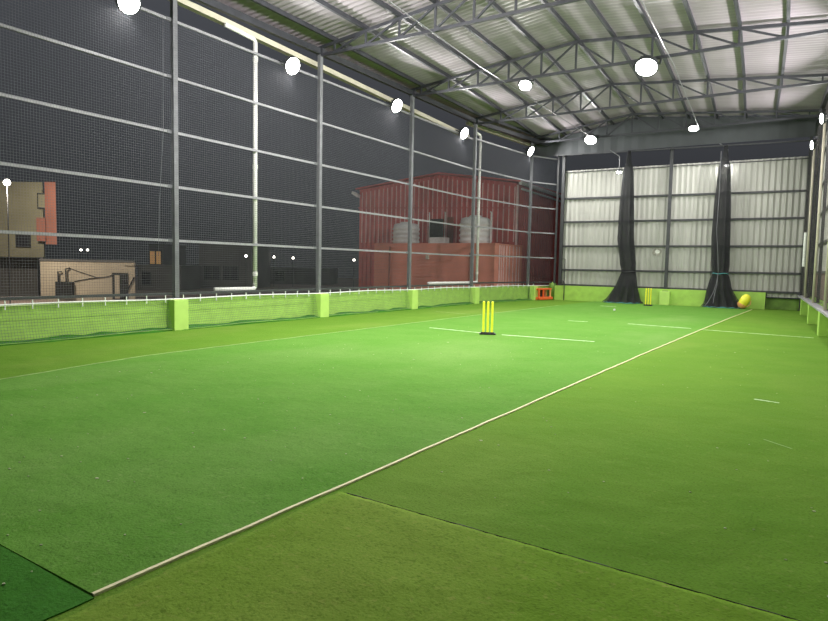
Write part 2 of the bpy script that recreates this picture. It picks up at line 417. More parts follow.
# posts of the left side
def post(x, y, z0, z1, w=0.10, mm='steel', name='steel_post', cleats=()):
    t = thing(name, (x, y, z0))
    MB().box((0, 0, (z1 - z0)/2), (w, w, z1 - z0)).build('shaft', M[mm], t, bevel=0.006)
    MB().box((0, 0, 0.008), (w + .12, w + .12, 0.016)).build('base_plate', M[mm], t)
    for z in cleats: MB().box((-w/2 - .012 + .02, -w/2 - .055, z - z0), (0.05, 0.11, 0.07)).build('cleat', M[mm], t)
    return t
RZ = [0.78, 1.942, 3.112, 4.279, 5.441, 6.628]
LP = ['grey steel post nearest the camera on the open left side', 'grey steel post between the tall drainpipe and the red shed', 'grey steel post in front of the left water tank',
      'grey steel post close beside the second white drainpipe', 'grey steel post on the left side nearest the back wall']
pp = post(XL, PY[0], 0.66, 7.30, 0.11, cleats=RZ[1:])
tag(pp, LP[0], 'post', 'steel posts of the left side')
for y, l in zip(PY[1:], LP[1:]):
    c = copy_tree(pp); c.location.y = y; tag(c, l, 'post')
c = copy_tree(pp); c.location = (P5[0], P5[1], 0.66); tag(c, LP[4], 'post')

# rails of the left side: one continuous run of pipe per height
RL = ['lowest dark rail of the left side just above the green wall', 'second rail up on the open left side', 'third rail up on the open left side', 'fourth rail up on the open left side',
      'fifth rail up, second from the top of the left side', 'topmost rail of the left side carrying the floodlights']
for z, l in zip(RZ, RL):
    m = MB(); mm = 'galv' if z > 1 else 'dsteel'
    run = [(XL - .055, 1.5), (XL - .055, PY[3] + .12), (P5[0] - .055, P5[1]), (-10.62, 29.0)]
    for k, (a, b) in enumerate(zip(run[:-1], run[1:])):
        dz = 0 if k == 0 else 0.05
        m.bar((a[0], a[1], z + dz), (b[0], b[1], z + dz), 0.05, 0.055)
    tag(m.build('guard_rail', M[mm], origin=(XL - .055, 1.5, z)), l, 'rail', 'horizontal rails of the left side')

# netting of the left side
m = MB(); vs = []; fs = []; ys = [1.0] + PY + [P5[1], 29.1]; fine = []
for a, b in zip(ys[:-1], ys[1:]):
    for k in range(12): fine.append(lerp(a, b, k/12))
fine.append(29.1)
zs = [0.03, 0.25, 0.66, 0.70, 1.6, 2.6, 3.6, 4.6, 5.6, 6.60]
for j, y in enumerate(fine):
    for i, z in enumerate(zs):
        base = xw(y) + (0.30 if i == 0 else 0.24 if i == 1 else 0.155)
        sag = 0.02 * math.sin(y * 2.1 + z) if 2 <= i < len(zs) - 1 else 0.0
        vs.append((base + sag * .6, y, z))
nz_ = len(zs)
for j in range(len(fine) - 1):
    for i in range(nz_ - 1): k = j*nz_ + i; fs.append((k, k+1, k+nz_+1, k+nz_))
tag(m.add(vs, fs).build('safety_net', M['net']), 'black mesh netting stretched over the whole open left side', 'net')
m = MB()
pts = [(xw(y) + 0.17, y, 0.68 + 0.012 * math.sin(y * 1.3)) for y in fine]
m.tube(pts, 0.015, 8)
for k in range(60):
    y = 1.6 + k * 0.45
    if y < 28: m.bar((xw(y) + .17, y, 0.60), (xw(y) + .17, y, 0.76), 0.018, 0.018)
tag(m.build('net_rope', M['rope']), 'white tied rope along the top of the left green wall', 'rope')
m = MB()
pts = [(xw(y) + 0.31 + .02 * math.sin(y * 3), y, 0.03 + 0.012 * math.sin(y * 1.9)) for y in fine if not any(abs(y - q) < .2 for q in PY)]
m.tube(pts, 0.007, 6)
tag(m.build('net_rope', M['faint']), 'pale thin rope along the foot of the left netting', 'rope')
m = MB().tube([(XL + .10, 8.40, 6.5), (XL + .10, 8.38, 4.2), (XL + .10, 8.28, 2.77), (XL + .10, 8.24, 1.6)], 0.004, 6)
tag(m.build('hanging_string', M['steel']), 'thin hanging cord beside the nearest left post', 'cord')

# gutter and drainpipes
m = MB(); m.bar((-12.10, 2.0, 7.47), (-12.10, 22.7, 6.72), 0.16, 0.13)
tag(m.build('gutter', M['cream']), 'long cream gutter under the left eave, sloping down to the back', 'gutter')
m = MB(); m.bar((-12.25, 22.9, 7.33), (-11.7, 28.9, 7.33), 0.14, 0.12)
tag(m.build('gutter', M['cream']), 'short cream gutter length under the eave by the back wall', 'gutter')
def arc(c, r, a0, a1, n, ax):
    out = []
    for i in range(n + 1):
        t = lerp(a0, a1, i/n); out.append((c[0], c[1] + r*math.cos(t), c[2] + r*math.sin(t)) if ax == 'yz' else (c[0] + r*math.cos(t), c[1], c[2] + r*math.sin(t)))
    return out
def drainpipe(x, y, zt, zb, ylow, ytop, label):
    t = thing('drainpipe', (x, y, zb))
    MB().tube([(0, 0, 0.0), (0, 0, zt - zb)], 0.055, 14).build('downpipe', M['pvc'], t, smooth=True)
    m = MB(); m.tube([(0, 0, zt - zb - .08), (0, 0, zt - zb + .0), (0, -.05, zt - zb + .07), (0, ytop*.5, zt - zb + .10), (0, ytop, zt - zb + .13)], 0.055, 12)
    m.build('top_bend', M['pvc'], t, smooth=True)
    for z in (0.35, (zt - zb) * .5, zt - zb - .4): MB().lathe([(0.064, -.05), (0.064, .05)], (0, 0, z), 14).build('collar', M['pvc'], t)
    MB().tube([(0, 0, .10), (0, 0, .02), (0, -.06, -.03), (0, -.15, -.035), (0, ylow, -.02)], 0.055, 12).build('outlet_pipe', M['pvc'], t, smooth=True)
    return tag(t, label, 'drainpipe', 'white drainpipes on the left side')
drainpipe(XL - .13, 11.17, 6.92, 0.86, -1.27, -0.95, 'tall white drainpipe running down between the first two left posts')
drainpipe(XL - .13, 23.55, 6.86, 0.88, -3.9, -0.5, 'white drainpipe in front of the right water tank')

# ------------------------------------------------------------------ roof
TY = [8.735, 13.434, 18.132, 22.830, 27.53]
RX = [-5.95, -6.02, -6.18, -6.48, -6.84]
def x_right(y): return xr(y) + 0.28
def ztop(x, xl, rx, x1):
    return lerp(7.44, 8.07, (x - xl)/(rx - xl)) if x <= rx else lerp(8.07, 7.44, (x - rx)/(x1 - rx))
TL = ['dark steel roof truss crossing out of the top of the view above the camera side', 'dark roof truss running up from the post by the red shed, largest in the picture', 'dark roof truss carrying the biggest glaring floodlight',
      'dark roof truss behind the biggest glaring floodlight', 'dark roof truss closest to the back gable']
for y, rx, l in zip(TY, RX, TL):
    xl = xw(y) + 0.06; x1 = x_right(y)
    t = thing('roof_truss', (0, y, 0))
    MB().bar((xl - .1, 0, 7.24), (x1 + .1, 0, 7.27), 0.07, 0.075).build('bottom_chord', M['truss'], t)
    m = MB(); m.bar((xl - .1, 0, ztop(xl, xl, rx, x1) + .0), (rx, 0, 8.07), 0.07, 0.08); m.bar((rx, 0, 8.07), (x1 + .1, 0, 7.44), 0.07, 0.08)
    m.build('top_chord', M['truss'], t)
    xs = [rx]
    for s in (-1, 1):
        k = 1
        while True:
            x = rx + s * 1.06 * k
            if x < xl + .25 or x > x1 - .25: break
            xs.append(x); k += 1
    xs.sort(); ri = xs.index(rx)
    for x in xs: MB().bar((x, 0, 7.26), (x, 0, ztop(x, xl, rx, x1)), 0.05, 0.05).build('web_post', M['truss'], t)
    for i in range(len(xs) - 1):
        a, b = xs[i], xs[i+1]
        if i < ri: p, q_ = (a, 0, 7.26), (b, 0, ztop(b, xl, rx, x1))
        else: p, q_ = (a, 0, ztop(a, xl, rx, x1)), (b, 0, 7.26)
        MB().bar(p, q_, 0.045, 0.05).build('web_brace', M['truss'], t)
    for x in (xl - .05, x1 + .05): MB().box((x, 0, 7.34), (0.22, 0.10, 0.26)).build('end_plate', M['truss'], t)
    tag(t, l, 'roof truss', 'steel roof trusses')

# roof cross section at any y (ridge drifts slightly)
def rxy(y): 
    ys_ = TY; 
    if y <= ys_[0]: return RX[0]
    for k in range(4):
        if y <= ys_[k+1]: return lerp(RX[k], RX[k+1], (y - ys_[k])/(ys_[k+1] - ys_[k]))
    return RX[-1] - 0.05 * (y - ys_[-1])
YR0, YR1 = 1.2, 28.95
def roof_side(sign):
    ys_ = []; y = YR0; prof = [(0, 0), (.05, 0), (.075, .028), (.125, .028), (.15, 0)]
    while y < YR1:
        for dy, dz in prof[:-1]:
            ys_.append((y + dy, dz))
        y += 0.2
    m = MB(); vs = []; fs = []; nx = 8
    for yy, dz in ys_:
        rx = rxy(yy); xe = (-12.15 if sign < 0 else x_right(yy) + 0.45)
        ref = (xw(yy) + .06 if sign < 0 else x_right(yy))
        for i in range(nx + 1):
            x = lerp(rx, xe, i/nx); z = lerp(8.07, 7.44, (x - rx)/(ref - rx)) + 0.15 + dz
            vs.append((x, yy, z))
    for j in range(len(ys_) - 1):
        for i in range(nx): k = j*(nx+1) + i; fs.append((k, k+1, k+nx+2, k+nx+1))
    return m.add(vs, fs)
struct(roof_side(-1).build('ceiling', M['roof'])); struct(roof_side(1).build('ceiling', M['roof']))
# purlins under the sheets, following the truss panel points
words = ['first', 'second', 'third', 'fourth', 'fifth', 'sixth']
for s in (-1, 1):
    for k in range(0 if s < 0 else 1, 6):
        m = MB(); prev = None
        for y in [YR0 + .02] + TY + [YR1 - .05]:
            rx = rxy(y); ref = (xw(y) + .06 if s < 0 else x_right(y)); x = rx + s * 1.06 * k
            if s < 0 and k == 5: x = max(x, ref + .15)
            if s > 0 and k == 5: x = min(x, ref - .1)
            z = lerp(8.07, 7.44, (x - rx)/(ref - rx)) + 0.09
            if prev: m.bar(prev, (x, y, z), 0.075, 0.11)
            prev = (x, y, z)
        l = 'dark purlin along the ridge of the roof' if k == 0 else f'dark purlin on the {"left" if s < 0 else "right"} roof slope, {words[k-1]} down from the ridge'
        tag(m.build('roof_purlin', M['truss']), l, 'purlin', 'purlins under the roof sheets')
tag(MB().bar((xw(3)+.0, 1.5, 7.33), (XL, PY[3], 7.33), 0.12, 0.16).bar((XL, PY[3], 7.33), (-10.9, 29.0, 7.33), 0.12, 0.16).build('eave_beam', M['truss']), 'dark steel beam along the top of the left posts', 'beam')
tag(MB().bar((x_right(2), 2, 7.33), (x_right(29), 29, 7.33), 0.12, 0.16).build('eave_beam', M['truss']), 'dark steel beam along the top of the right wall', 'beam')
# conduits feeding the roof lights
tag(MB().tube([(-7.72, 3, 7.17), (-8.06, 11.3, 7.19), (-8.35, 16.3, 7.19), (-8.45, 27.5, 7.19)], 0.012, 8).build('conduit_pipe', M['steel']), 'thin pale conduit under the trusses on the left slope', 'conduit')
tag(MB().tube([(-3.25, 8, 7.19), (-3.4, 14.0, 7.19), (-3.6, 18.6, 7.19), (-4.2, 27.5, 7.2)], 0.011, 8).build('conduit_pipe', M['steel']), 'thin bright conduit under the trusses by the biggest floodlight', 'conduit')

# ------------------------------------------------------------------ back wall
def bpt(x, off, z): return (x, yb(x) - off, z)
m = MB(); vs = []; fs = []; prof = [(0, 0), (.10, 0), (.115, .042), (.145, .042), (.16, 0)]
x = -10.22; cols = []
while x < -0.40:
    for dx, dy in prof[:-1]: cols.append((x + dx, dy))
    x += 0.218
zs_ = [0.66, 2.5, 4.5, 6.12]
for (x, dy) in cols:
    for z in zs_: vs.append((x, yb(x) - dy, z))
for j in range(len(cols) - 1):
    for i in range(3): k = j*4 + i; fs.append((k, k+1, k+5, k+4))
struct(m.add(vs, fs).build('wall_back', M['sheet']))
# green dwarf wall of the back, with the low dark recess at its right end
m = MB()
for a, b, z in ((-10.45, -1.63, 0.69),):
    m.add([bpt(a, .30, 0), bpt(b, .30, 0), bpt(b, -.1, 0), bpt(a, -.1, 0), bpt(a, .30, z), bpt(b, .30, z), bpt(b, -.1, z), bpt(a, -.1, z)],
          [(0,3,2,1),(4,5,6,7),(0,1,5,4),(1,2,6,5),(2,3,7,6),(3,0,4,7)])
struct(m.build('baseboard_back', M['lime']))
m = MB(); a, b, z = -1.63, 0.35, 0.45
m.add([bpt(a, -.25, 0), bpt(b, -.25, 0), bpt(b, -.4, 0), bpt(a, -.4, 0), bpt(a, -.25, z), bpt(b, -.25, z), bpt(b, -.4, z), bpt(a, -.4, z)],
      [(0,3,2,1),(4,5,6,7),(0,1,5,4),(1,2,6,5),(2,3,7,6),(3,0,4,7)])
struct(m.build('trim_2', M['lime_dark']))
m = MB(); vs = []; fs = []; k_ = 0
for i in range(28):
    x = -1.6 + i * 0.055; vs += [(x, yb(x) - (.03 if i % 4 > 1 else 0), 0.50), (x, yb(x) - (.03 if i % 4 > 1 else 0), 0.70)]
for i in range(27): fs.append((2*i, 2*i+1, 2*i+3, 2*i+2))
struct(m.add(vs, fs).build('wall_back', M['sheet']))
# girts
GL = ['dark girt across the top of the back sheet wall', 'dark girt second from the top of the back wall', 'dark girt third from the top of the back wall', 'dark girt across the middle of the back wall', 'dark girt fifth from the top of the back wall', 'dark girt along the bottom edge of the back sheets']
for (z0, z1), l in zip(((6.03, 6.02), (4.80, 4.76), (3.70, 3.69), (2.56, 2.57), (1.44, 1.48), (0.73, 0.71)), GL):
    w = 0.03 if z0 > 6 else 0.085
    tag(MB().bar(bpt(-10.3, .09, z0), bpt(-0.42, .09, z1), 0.06, w).build('wall_girt', M['dsteel']), l, 'girt', 'girts of the back wall')
def bpost(x, z0, z1, w, l, off=.16):
    t = thing('wall_post', (x, yb(x) - off, z0), (0, 0, BZ)); MB().box((0, 0, (z1-z0)/2), (w, w, z1-z0)).build('shaft', M['dsteel'], t, bevel=.005)
    MB().box((0, 0, .01), (w+.1, w+.08, .02)).build('base_plate', M['dsteel'], t); tag(t, l, 'post', 'posts of the back wall')
bpost(-5.47, 0.60, 7.2, 0.13, 'dark steel post in the middle of the back wall', .22)
bpost(-10.25, 0.69, 7.2, 0.14, 'dark steel post at the left end of the back sheets')
bpost(-10.52, 0.69, 7.2, 0.09, 'slim dark post at the far left corner, just left of the end post')
bpost(-0.40, 0.02, 7.2, 0.10, 'dark steel post in the far right corner')
o = pedestal((-5.45, yb(-5.45) - .30 - .09, 0), (0.42, 0.20, 0.60), BZ); tag(o, 'pale green pedestal under the middle post of the back wall', 'pedestal')
# gable above
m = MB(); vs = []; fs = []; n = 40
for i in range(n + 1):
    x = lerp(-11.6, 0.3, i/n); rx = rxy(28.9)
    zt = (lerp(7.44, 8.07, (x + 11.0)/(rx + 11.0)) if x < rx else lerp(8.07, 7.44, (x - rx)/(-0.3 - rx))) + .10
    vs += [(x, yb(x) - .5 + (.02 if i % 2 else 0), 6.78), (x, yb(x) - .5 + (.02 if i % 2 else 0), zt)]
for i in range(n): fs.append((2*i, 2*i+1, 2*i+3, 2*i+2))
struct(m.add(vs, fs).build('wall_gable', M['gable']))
tag(MB().bar(bpt(-10.6, .56, 6.78), bpt(-0.1, .56, 6.62), 0.05, 0.05).build('gable_rail', M['dsteel']), 'thin dark rail carrying the net curtains below the back gable', 'rail')
# weathered round patch on the sheets, and a paper scrap
m = MB(); vs = [(-5.94, yb(-5.94) - .040, 2.31)]
n = 22
for k in range(n):
    r = 0.17 * random.uniform(.9, 1.1); x = -5.94 + r*1.15*math.cos(2*PI*k/n); vs.append((x, yb(x) - .040, 2.31 + r*math.sin(2*PI*k/n)))
fs = [(0, 1+k, 1+(k+1) % n) for k in range(n)]
vs += [(v[0], v[1] + .012, v[2]) for v in vs]
fs += [(1+k, 1+(k+1) % n, n+2+(k+1) % n, n+2+k) for k in range(n)]
pt_ = m.add(vs, fs).build('wall_patch', M['rust']); tag(pt_, 'round dull patch on the back sheets beside the middle post', 'patch')
m = MB(); vs = [(-5.92, yb(-5.92) - .050, 2.33)] + [(-5.92 + .10*math.cos(2*PI*k/16), yb(-5.92 + .10*math.cos(2*PI*k/16)) - .050, 2.33 + .085*math.sin(2*PI*k/16)) for k in range(16)]
vs2 = [(v[0], v[1] + .011, v[2]) for v in vs]
m.add(vs + vs2, [(0, 1+k, 1+(k+1) % 16) for k in range(16)] + [(1+k, 1+(k+1) % 16, 18+(k+1) % 16, 18+k) for k in range(16)])
b_ = m.build('pale_centre', M['bare']); b_.parent = pt_; b_['label'] = 'pale shiny centre'
# black prop pole leaning in the corner
t = thing('prop_pole', (-9.97, 28.78, 0.0))
MB().tube([(0, 0, 0), (0, 0, 1.95)], 0.02, 8).build('shaft', M['black'], t)
MB().tube([(0, 0, 0.80), (-.05, -.01, .90), (-.13, -.02, 0.93), (-.16, -.02, 0.80)], 0.035, 8).build('hook', M['black'], t)
MB().tube([(0, 0, 1.95), (-.3, 0, 1.97), (-.38, 0, 1.92)], 0.012, 6).build('top_arm', M['black'], t)
tag(t, 'thin black pole with a hook standing in the far left corner', 'pole')

# gathered net curtains
def net_curtain(x, y, zt, waist, label, wide, dw, db):
    def off(z): return dw * max(0, 1 - abs(z - waist) / 1.6) + (db * (1 - z / .8) if z < .8 else 0)
    t = thing('net_curtain', (x, y, 0.0))
    prof = [(zt, .055), (zt - .5, .10), (5.8, .19), (4.2, .27), (2.9, .30), (waist + .35, .29), (waist, .25), (waist - .25, .32), (0.75, .40), (0.35, .52), (0.12, .60), (0.015, .70)]
    n = 96; m = MB(); vs = []; fs = []
    for j, (z, r) in enumerate(prof):
        for k in range(n):
            a = 2*PI*k/n; rr = r * (1 + .20*math.sin(a*11 + j*.3) + .08*math.sin(a*27 + j))
            low = max(0, (0.9 - z)) / .9
            sx = 1.0 + (wide - 1) * low
            vs.append((rr*math.cos(a)*sx + off(z), rr*math.sin(a)*.62, max(.012, z + (.01 + .05*low)*math.sin(a*7 + j))))
    for j in range(len(prof) - 1):
        for k in range(n): a = j*n + k; b = j*n + (k+1) % n; fs.append((a, b, b+n, a+n))
    m.add(vs, fs).build('netting', M['bunch'], t, smooth=True)
    # an inner fold, so the bundle is dense at its core
    m = MB(); vs = []; fs = []
    for j, (z, r) in enumerate(prof):
        for k in range(40):
            a = 2*PI*k/40; rr = r * .72 * (1 + .18*math.sin(a*9 + j*.6)); sx = 1.0 + (wide - 1) * max(0, (0.9 - z)) / .9 * .8
            vs.append((rr*math.cos(a)*sx + off(z), rr*math.sin(a)*.55, max(.014, z)))
    for j in range(len(prof) - 1):
        for k in range(40): a = j*40 + k; b = j*40 + (k+1) % 40; fs.append((a, b, b+40, a+40))
    m.add(vs, fs).build('inner_folds', M['bunch'], t, smooth=True)
    m = MB(); pts = [(dw + .29*math.cos(2*PI*k/24), .18*math.sin(2*PI*k/24), waist + .015*math.sin(k)) for k in range(25)]
    m.tube(pts, 0.02, 6); m.build('tie_rope', M['teal'] if wide < 1.05 else M['black'], t)
    m = MB(); pts = [(db + .70*wide*math.cos(2*PI*k/36), .44*math.sin(2*PI*k/36), .03 + .02*math.sin(k*2.1)) for k in range(37)]
    m.tube(pts, 0.022, 6); m.build('hem_rope', M['teal'], t)
    return tag(t, label, 'net', 'gathered net curtains'), t
_, nA = net_curtain(-7.17, yb(-7.17) - .62, 6.74, 1.42, 'black net curtain bunched left of the farther stumps', 1.1, .2, -.05)
_, nB = net_curtain(-3.34, yb(-3.34) - .62, 6.66, 1.42, 'black net curtain bunched beside the yellow bag, tied with teal rope', 1.0, .05, .18)
MB().tube([(-.14, -.20, 6.4), (-.13, -.21, 4.6), (-.15, -.23, 3.2), (-.06, -.26, 2.3), (.0, -.24, 1.45)], 0.009, 6).build('draw_cord', M['steel'], nB)
MB().tube([(.0, -.21, 1.42), (-.05, -.27, 1.0), (-.14, -.33, .62), (-.30, -.40, .25), (-.42, -.44, .06)], 0.010, 6).build('loose_cord', M['steel'], nB)
MB().tube([(-.02, -.21, 1.42), (-.02, -.28, .95), (-.09, -.36, .5), (-.11, -.42, .2)], 0.010, 6).build('loose_cord', M['steel'], nB)

# yellow bag beside the right curtain
t = thing('kit_bag', (-2.35, 28.62, 0.0), (0, 0, 0.1))
tilt = Matrix.Rotation(0.5, 3, 'Y')
m = MB(); n = 20
prof = [(0.0, -.31), (.08, -.29), (.14, -.22), (.175, -.10), (.185, .02), (.18, .14), (.14, .24), (.08, .295), (0.0, .31)]
vs = []
for r, z in prof:
    for k in range(n):
        a = 2*PI*k/n; p = tilt @ Vector((r*math.cos(a)*(1 + .05*math.sin(3*a)), r*.72*math.sin(a), z)); vs.append((p.x, p.y, p.z + .315))
fs = [(j*n+k, j*n+(k+1) % n, (j+1)*n+(k+1) % n, (j+1)*n+k) for j in range(len(prof)-1) for k in range(n)]
m.add(vs, fs).build('body', M['yellow'], t, smooth=True)
m = MB(); vs = []
for r, z in [(.02, -.318), (.09, -.30), (.155, -.22), (.183, -.16), (.186, -.13)]:
    for k in range(n):
        a = 2*PI*k/n; p = tilt @ Vector((r*1.02*math.cos(a), r*.76*math.sin(a), z)); vs.append((p.x, p.y, max(.004, p.z + .315)))
fs = [(j*n+k, j*n+(k+1) % n, (j+1)*n+(k+1) % n, (j+1)*n+k) for j in range(4) for k in range(n)]
m.add(vs, fs).build('base_panel', M['peach'], t, smooth=True)['label'] = 'orange bottom panel'
m = MB(); m.tube([tuple(tilt @ Vector((.19, -.03, .16)) + Vector((0, 0, .315))), tuple(tilt @ Vector((.26, -.03, .02)) + Vector((0, 0, .315))), tuple(tilt @ Vector((.20, -.03, -.14)) + Vector((0, 0, .315)))], 0.014, 6).build('carry_strap', M['peach'], t)
tag(t, 'yellow and orange kit bag leaning at the foot of the right net curtain', 'bag')

# orange rack in the far left corner
t = thing('storage_rack', (-10.76, 28.05, 0.0), (0, 0, -0.22))
m = MB().box((0, 0, 0.52), (0.34, 1.05, 0.07)); m.build('top_shelf', M['orange'], t, bevel=.015)
m = MB().box((0.03, 0, 0.09), (0.40, 1.10, 0.12)); m.build('bottom_shelf', M['orange'], t, bevel=.015)
for x in (-.12, .12):
    for y in (-.47, -.10, .47): MB().box((x, y, .31), (.06, .07, .36)).build('leg', M['orange'] if y != .47 else M['peach'], t)
MB().box((-.15, 0, .32), (.02, .92, .36)).build('back_panel', M['dark'], t)
tag(t, 'low orange plastic rack with open shelves in the far left corner', 'rack')

# ------------------------------------------------------------------ right wall
m = MB(); ys_ = (3.0, 29.5)
a, b = [(xr(y) + .37, y) for y in ys_]
m.add([(a[0], a[1], 0), (b[0], b[1], 0), (b[0]+.22, b[1], 0), (a[0]+.22, a[1], 0), (a[0], a[1], .58), (b[0], b[1], .58), (b[0]+.22, b[1], .58), (a[0]+.22, a[1], .58)],
      [(0,3,2,1),(4,5,6,7),(0,1,5,4),(1,2,6,5),(2,3,7,6),(3,0,4,7)])
struct(m.build('wall_right', M['lime_dark']))
PR = [26.19, 21.86, 17.73, 13.4]
RL2 = ['lime pedestal on the right wall nearest the back', 'lime pedestal in the middle of the three showing on the right', 'largest lime pedestal cut by the right edge of the view', 'lime pedestal on the right wall beside the near olive turf']
angR = math.atan(0.059)
q0 = MB().box((0.18, 0.2, 0.29), (0.36, 0.40, 0.58)).build('post_pedestal', M['lime'], bevel=.01); q0.location = (xr(PR[0]), PR[0], 0); q0.rotation_euler.z = angR
qs = [q0]
for y in PR[1:]:
    c = copy_tree(q0); c.location = (xr(y), y, 0); qs.append(c)
for o, l in zip(qs, RL2): tag(o, l, 'pedestal', 'pedestals along the right wall')
m = MB(); m.bar((xr(3) + .10, 3, 0.605), (xr(29.3) + .10, 29.3, 0.605), 0.20, 0.045)
tag(m.build('wall_ledge', M['galv']), 'grey ledge running along the tops of the right pedestals', 'ledge')
RPL = ['dark post on the right side nearest the back wall', 'dark post on the right side, middle of those in view', 'dark post at the right edge above the largest pedestal', 'dark post on the right side beside the camera']
r0 = post(xr(PR[0]) + .22, PR[0] + .15, 0.63, 7.25, 0.085, 'dsteel'); tag(r0, RPL[0], 'post', 'posts of the right side')
rps = [r0]
for y, l in zip(PR[1:], RPL[1:]):
    c = copy_tree(r0); c.location = (xr(y) + .22, y + .15, 0.63); tag(c, l, 'post'); rps.append(c)
# sheets outside the posts
def ribbed(z0, z1, name, mm, off):
    m = MB(); vs = []; fs = []; y = 3.0; rows = []
    while y < 29.4:
        for dy, dx in ((0, 0), (.09, 0), (.115, .03), (.145, .03), (.17, 0)): rows.append((y + dy, dx))
        y += .218
    for (y, dx) in rows: vs += [(xr(y) + off - dx, y, z0), (xr(y) + off - dx, y, z1)]
    for j in range(len(rows) - 1): fs.append((2*j, 2*j+1, 2*j+3, 2*j+2))
    return struct(m.add(vs, fs).build(name, mm))
ribbed(1.55, 6.9, 'wall_right', M['sheet'], .62); ribbed(0.60, 1.55, 'wall_right', M['brown'], .62)
for z, l in zip((1.55, 2.57, 3.7, 4.8, 6.05), ('lowest', 'second', 'third', 'fourth', 'highest')):
    tag(MB().bar((xr(3) + .52, 3, z), (xr(29.2) + .52, 29.2, z), 0.06, 0.08).build('wall_girt', M['dsteel']), f'dark girt along the right wall, {l} from the floor' if l not in ('highest', 'lowest') else f'{l} dark girt along the right wall', 'girt', 'girts of the right wall')
m = MB(); vs = []; fs = []; yy = [3 + k * 26.0/40 for k in range(41)]
for y in yy:
    for z in (.63, 2, 4, 6.3): vs.append((xr(y) + .09 + .015*math.sin(y*2+z), y, z))
for j in range(40):
    for i in range(3): k = j*4 + i; fs.append((k, k+1, k+5, k+4))
tag(m.add(vs, fs).build('safety_net', M['netr']), 'dark brownish mesh netting hung along the right wall', 'net')
tag(MB().tube([(xr(27.2) + .05, 27.2, 3.0), (xr(27.2) + .05, 27.2, 1.75)], 0.05, 8).build('wrapped_roll', M['rope']), 'white rolled cloth hanging on the right netting near the back', 'roll')

# ------------------------------------------------------------------ floodlights
def flood_proto():
    t = thing('spotlight', (0, 0, 0))       # faces local +X
    X = Matrix.Rotation(PI/2, 3, 'Y')
    def turned(prof, n=28):
        m = MB().lathe(prof, (0, 0, 0), n); m.v = [X @ p for p in m.v]; return m
    m = turned([(.02, -.17), (.10, -.165), (.115, -.10), (.19, -.085), (.205, -.06), (.205, -.012), (.19, -.004)])
    for k in range(12):
        c, s_ = math.cos(2*PI*k/12), math.sin(2*PI*k/12); m.bar((-.10, .10*c, .10*s_), (-.10, .185*c, .185*s_), .07, .008, up=(0, -s_, c))
    m.build('housing', M['dsteel'], t)
    turned([(.186, -.006), (.207, -.006), (.207, .012), (.186, .012), (.186, -.006)]).build('bezel', M['dsteel'], t)
    turned([(.0, -.002), (.184, -.002), (.184, .006), (.12, .012), (.0, .014)]).build('lamp_glass', M['lens'], t)
    m = MB(); m.bar((-.04, .225, 0), (-.20, .225, .0), .03, .03); m.bar((-.04, -.225, 0), (-.20, -.225, 0), .03, .03); m.bar((-.20, -.24, 0), (-.20, .24, 0), .03, .03)
    m.build('bracket', M['dsteel'], t)
    return t
proto = flood_proto(); used = []
ldata = {}
def flood(loc, d, power, label, scale=1.0, group='floodlights', colr=(1.0, 0.97, 0.95), spread=180):
    t = proto if not used else copy_tree(proto)
    used.append(1)
    for ch in list(t.children):
        if ch.type == 'LIGHT': bpy.data.objects.remove(ch)
    d = Vector(d).normalized()
    z = Vector((0, 0, 1)); y = z.cross(d)
    if y.length < .05: y = Vector((0, 1, 0))
    y.normalize(); z = d.cross(y)
    R = Matrix((d, y, z)).transposed()
    t.location = loc; t.rotation_euler = R.to_euler(); t.scale = (scale,) * 3
    ld = bpy.data.lights.new('flood', 'AREA'); ld.shape = 'DISK'; ld.size = .36 * scale; ld.spread = math.radians(spread); ld.energy = power; ld.color = colr
    lo = bpy.data.objects.new('flood_lamp', ld); col.objects.link(lo)
    lo.location = Vector(loc) + d * .03 * scale
    lo.rotation_euler = (-d).to_track_quat('Z', 'Y').to_euler()
    return tag(t, label, 'floodlight', group)
LW = 320
LFL = ['glaring floodlight on the left side nearest the camera, at the top edge of the view', 'floodlight on the top left rail just past the tall drainpipe', 'floodlight on the top left rail before the third post', 'floodlight on the top left rail beside the second white drainpipe', 'floodlight on the left post nearest the back wall']
for (x, y, z), l in zip(((-11.62, 7.56, 6.54), (-11.62, 12.13, 6.57), (-11.62, 16.9, 6.62), (-11.62, 21.5, 6.60), (-11.15, 27.0, 6.78)), LFL):
    flood((x, y, z), (1, -.12, -.5), LW * .85, l, 1.15, spread=166)
flood((-7.70, 18.05, 7.02), (0.15, -.75, -1), LW * .7, 'floodlight hung under the roof truss left of the ridge, behind the pale conduit', 1.0)
flood((-4.14, 17.9, 6.98), (0, -.75, -1), LW * .85, 'biggest glaring floodlight, hung high right of the ridge', 1.5)
flood((-8.55, 27.4, 7.12), (0.1, -.75, -1), LW * .62, 'bright floodlight hung before the gable above the left net curtain', 1.3)
flood((-4.4, 27.4, 7.2), (0, -.4, -1), LW * .5, 'smaller floodlight hung before the gable left of the right net curtain', 1.0)
RFL = ['floodlight on the right side in the far corner', 'floodlight on the right side, nearest of the two in view', 'floodlight on the right side above the largest pedestal', 'floodlight on the right side above the mid floor', 'floodlight on the right side beside the camera']
for k, (y, l) in enumerate(zip(PR + [9.1], RFL)):
    flood((xr(y) + .02, y, 5.99), (-1, -.3 if k < 2 else .35, -.12), LW * (.6 if k < 2 else .85), l, .8)  # last three are added out of view to brighten roof and floor
    tag(MB().tube([(xr(y) + .10, y, .635), (xr(y) + .10, y, 5.99)], .035, 12).build('lamp_mast', M['cream'], origin=(xr(y) + .10, y, .635), smooth=True), 'pale mast under the ' + l.replace('floodlight', 'lamp'), 'mast', 'lamp masts of the right side')
